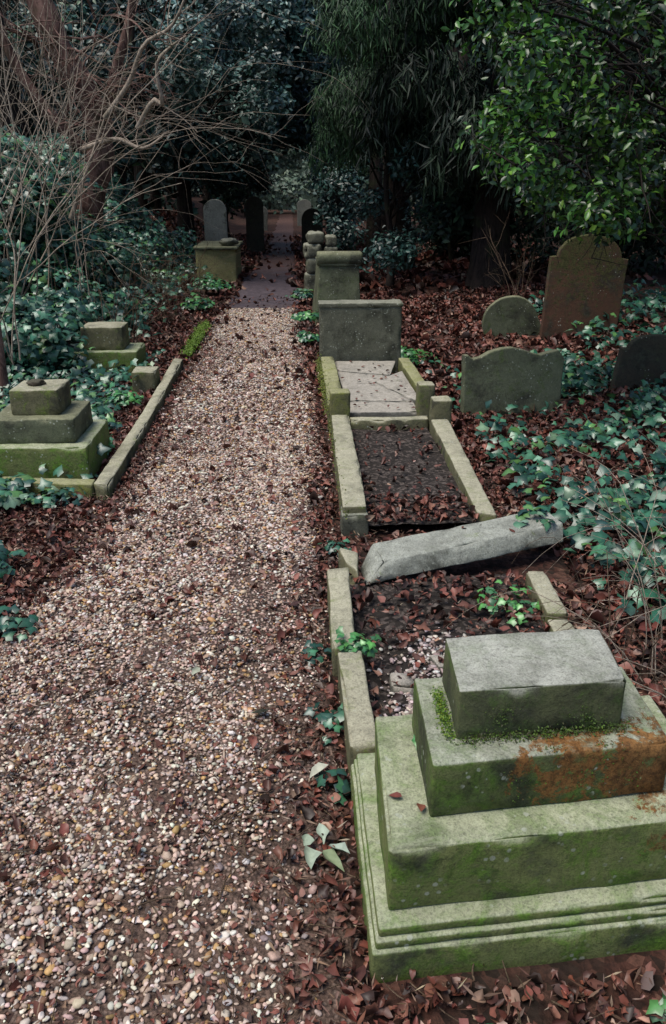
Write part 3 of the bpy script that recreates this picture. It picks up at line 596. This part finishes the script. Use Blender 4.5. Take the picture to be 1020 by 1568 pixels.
def bare(name,base,n,L,dirx,mat=M_twig,r=.009,depth=2,droop=.06):
    out=[]
    for i in range(n):
        d=(dirx+R.normal()*.3,R.normal()*.3,1.2+R.random()*.5)
        branch((base[0]+R.normal()*.12,base[1]+R.normal()*.2,base[2]),d,L*R.uniform(.6,1.1),r*R.uniform(.5,1.2),depth,out,[],.2,droop,3,.5,5)
    tubes_obj(name,out,mat)
bare('bare_shrub',(-2.4,6.6,.3),9,2.7,.15,r=.007,droop=.045); bare('bare_shrub',(-2.8,8.2,.5),12,2.9,.2,r=.008,droop=.045); bare('bare_shrub',(-2.5,9.3,.3),9,2.6,.1,r=.008,droop=.04)
bare('bare_shrub',(-3.1,11,.6),10,3.2,.3,M_twig,.011,droop=.04); bare('bramble',(-1.75,8.6,.05),16,1.0,.1,M_vine,.004,1,.14); bare('bramble',(-1.6,10.5,.05),30,.9,.1,M_vine,.004,1,.16);bare('bramble',(-1.5,12.5,.05),20,.8,.1,M_vine,.005,1,.16); bare('bramble',(1.6,2.7,.02),12,.7,-.2,M_twig,.003,1,.2)
bare('bramble',(1.35,2.2,.02),12,.5,-.3,M_twig,.003,1,.25);bare('bramble',(2.0,3.6,.05),9,.7,.3,M_twig,.003,1,.2);bare('bramble',(1.15,2.5,.02),9,.4,0,M_vine,.003,1,.3)
bare('bare_shrub',(2.9,10.3,.1),6,1.0,-.3,M_vine,.008,2,.02)
out=[tube([(-2.24,6.3,0),(-2.22,6.3,1),(-2.19,6.25,2),(-2.14,6.2,3.2)],[.035,.032,.03,.028],8)];tubes_obj('sapling_trunk',out,M_red)
out=[]
for q in [[(-1.55,9.4,2.2),(-1.35,9.3,2.45),(-1.25,9.25,2.42),(-1.28,9.2,2.75),(-1.15,9.2,2.9),(-.95,9.1,3.0)],[(-1.9,9.5,2.3),(-1.6,9.4,2.62),(-1.4,9.3,2.95),(-1.1,9.2,3.1),(-.9,9.1,3.4)],[(-2.2,9.6,2.0),(-1.8,9.5,2.1),(-1.5,9.3,2.0),(-1.25,9.2,2.12)],[(-2.4,9.6,1.3),(-2.2,9.55,1.7),(-1.9,9.5,2.3)]]:
    q=resamp(q,14);out.append(tube(q,np.linspace(.030,.010,len(q)),7))
    for k in range(5): branch(q[R.integers(1,len(q))],R.normal(size=3)*[1,.4,.8]+[0,0,.5],.5,.008,2,out,[],.4,0,2,.8,4)
tubes_obj('crooked_bough',out,M_twig)
L=[]
for i in range(190):
    a=R.random()
    if a<.42: x,y=R.uniform(-16,-2.4),R.uniform(18,44)
    elif a<.84: x,y=R.uniform(2.6,20),R.uniform(18,44)
    else: x,y=R.choice([-1,1])*R.uniform(1.2,7),R.uniform(44,54)
    z=R.uniform(.5,9); r=R.uniform(1.3,2.3); n=int(150*r); p,d=blob((x,y,z),(r,r,r*.9),n,.3)
    L.append(leaves(p,d*.5+np.array([0,-.3,.6])+R.normal(size=(n,3))*.5,R.uniform(.22,.42,n),pal(n,TC[:3]+YC[:2],[2,2,2,3,2])*R.uniform(.5,1.1),FAR))
for i in range(34):
    x,y,z=R.uniform(-2.6,3),R.uniform(23,31),3.0+5.5*R.random(); r=R.uniform(1,1.6);n=int(210*r);p,d=blob((x,y,z),(r,r,r*.7),n,.3)
    L.append(leaves(p,d*.5+np.array([0,-.3,.6])+R.normal(size=(n,3))*.5,R.uniform(.16,.32,n),pal(n,TC,[3,2,3,.4])*R.uniform(.6,1.1),FAR))
for i in range(16):
    x,y,z=R.uniform(-3,3),R.uniform(50,55),R.uniform(.5,9); r=R.uniform(1.3,2);n=int(200*r);p,d=blob((x,y,z),(r,r,r*.8),n,.3)
    L.append(leaves(p,d*.5+np.array([0,-.5,.5])+R.normal(size=(n,3))*.5,R.uniform(.2,.4,n),pal(n,[(.14,.20,.15),(.20,.26,.20),(.09,.14,.10)],[3,2,3]),FAR))  # paler leaf colours paint the bright opening at the far end of the path
v,f,k=merge(L);add_mesh('distant_trees',v,f,M_far,None,k,origin=(0,0,0))
out=[]
for i in range(40):
    x=R.choice([-1,1])*R.uniform(1.5,14);y=R.uniform(20,45);out.append(tube([(x,y,-.2),(x+.1,y,3),(x+R.normal()*.5,y,9)],[.2,.15,.1],7))
tubes_obj('distant_trunks',out,M_bark,None,origin=(0,0,0))
th=np.linspace(-.2,math.pi+.2,60);V=[]
for i,a in enumerate(th):
    rr=58+2*math.sin(i*1.3)
    for z in (-1,4,9,16): V.append((rr*math.cos(a)*(1+.01*z*math.sin(i)),rr*math.sin(a)+2,z+math.sin(i*2.1)))
I=(np.arange(59)[:,None]*4+np.arange(3)[None]).ravel()
t=NT('hedge');add_mesh('background_hedge',V,np.stack([I,I+4,I+5,I+1],1),t.out(t.mix(t.mr(t.noise(1.5,8,.75),.4,.65),(.012,.02,.014),(.05,.08,.06)),.9),None)
# ------------------------------------------------------------ LIGHT, CAMERA
w=D.worlds.new('World');S.world=w;w.use_nodes=True;nt=w.node_tree;bg=nt.nodes['Background'];sk=nt.nodes.new('ShaderNodeTexSky');sk.sky_type='NISHITA';sk.sun_disc=False
el=math.radians(66);az=math.radians(245)
sk.sun_elevation=el;sk.sun_rotation=az;nt.links.new(sk.outputs[0],bg.inputs[0]);bg.inputs[1].default_value=.15
ld=D.lights.new('sun','SUN');ld.energy=4.0;ld.angle=math.radians(35);ld.color=(1,.95,.86);lo=link(D.objects.new('sun',ld))
dv=Vector((math.sin(az)*math.cos(el),math.cos(az)*math.cos(el),math.sin(el)));lo.rotation_euler=dv.to_track_quat('Z','Y').to_euler();lo.location=(0,0,20)
cd=D.cameras.new('camera');cam=link(D.objects.new('camera',cd));cd.sensor_fit='VERTICAL';cd.sensor_height=24;cd.lens=24*1220/1568;cd.clip_start=.02;cd.clip_end=500
cam.location=(0,0,1.6);cam.rotation_euler=(math.radians(90-22.04),0,math.radians(-3.13));S.camera=cam
S.view_settings.view_transform='Standard';S.view_settings.look='None';S.view_settings.exposure=0
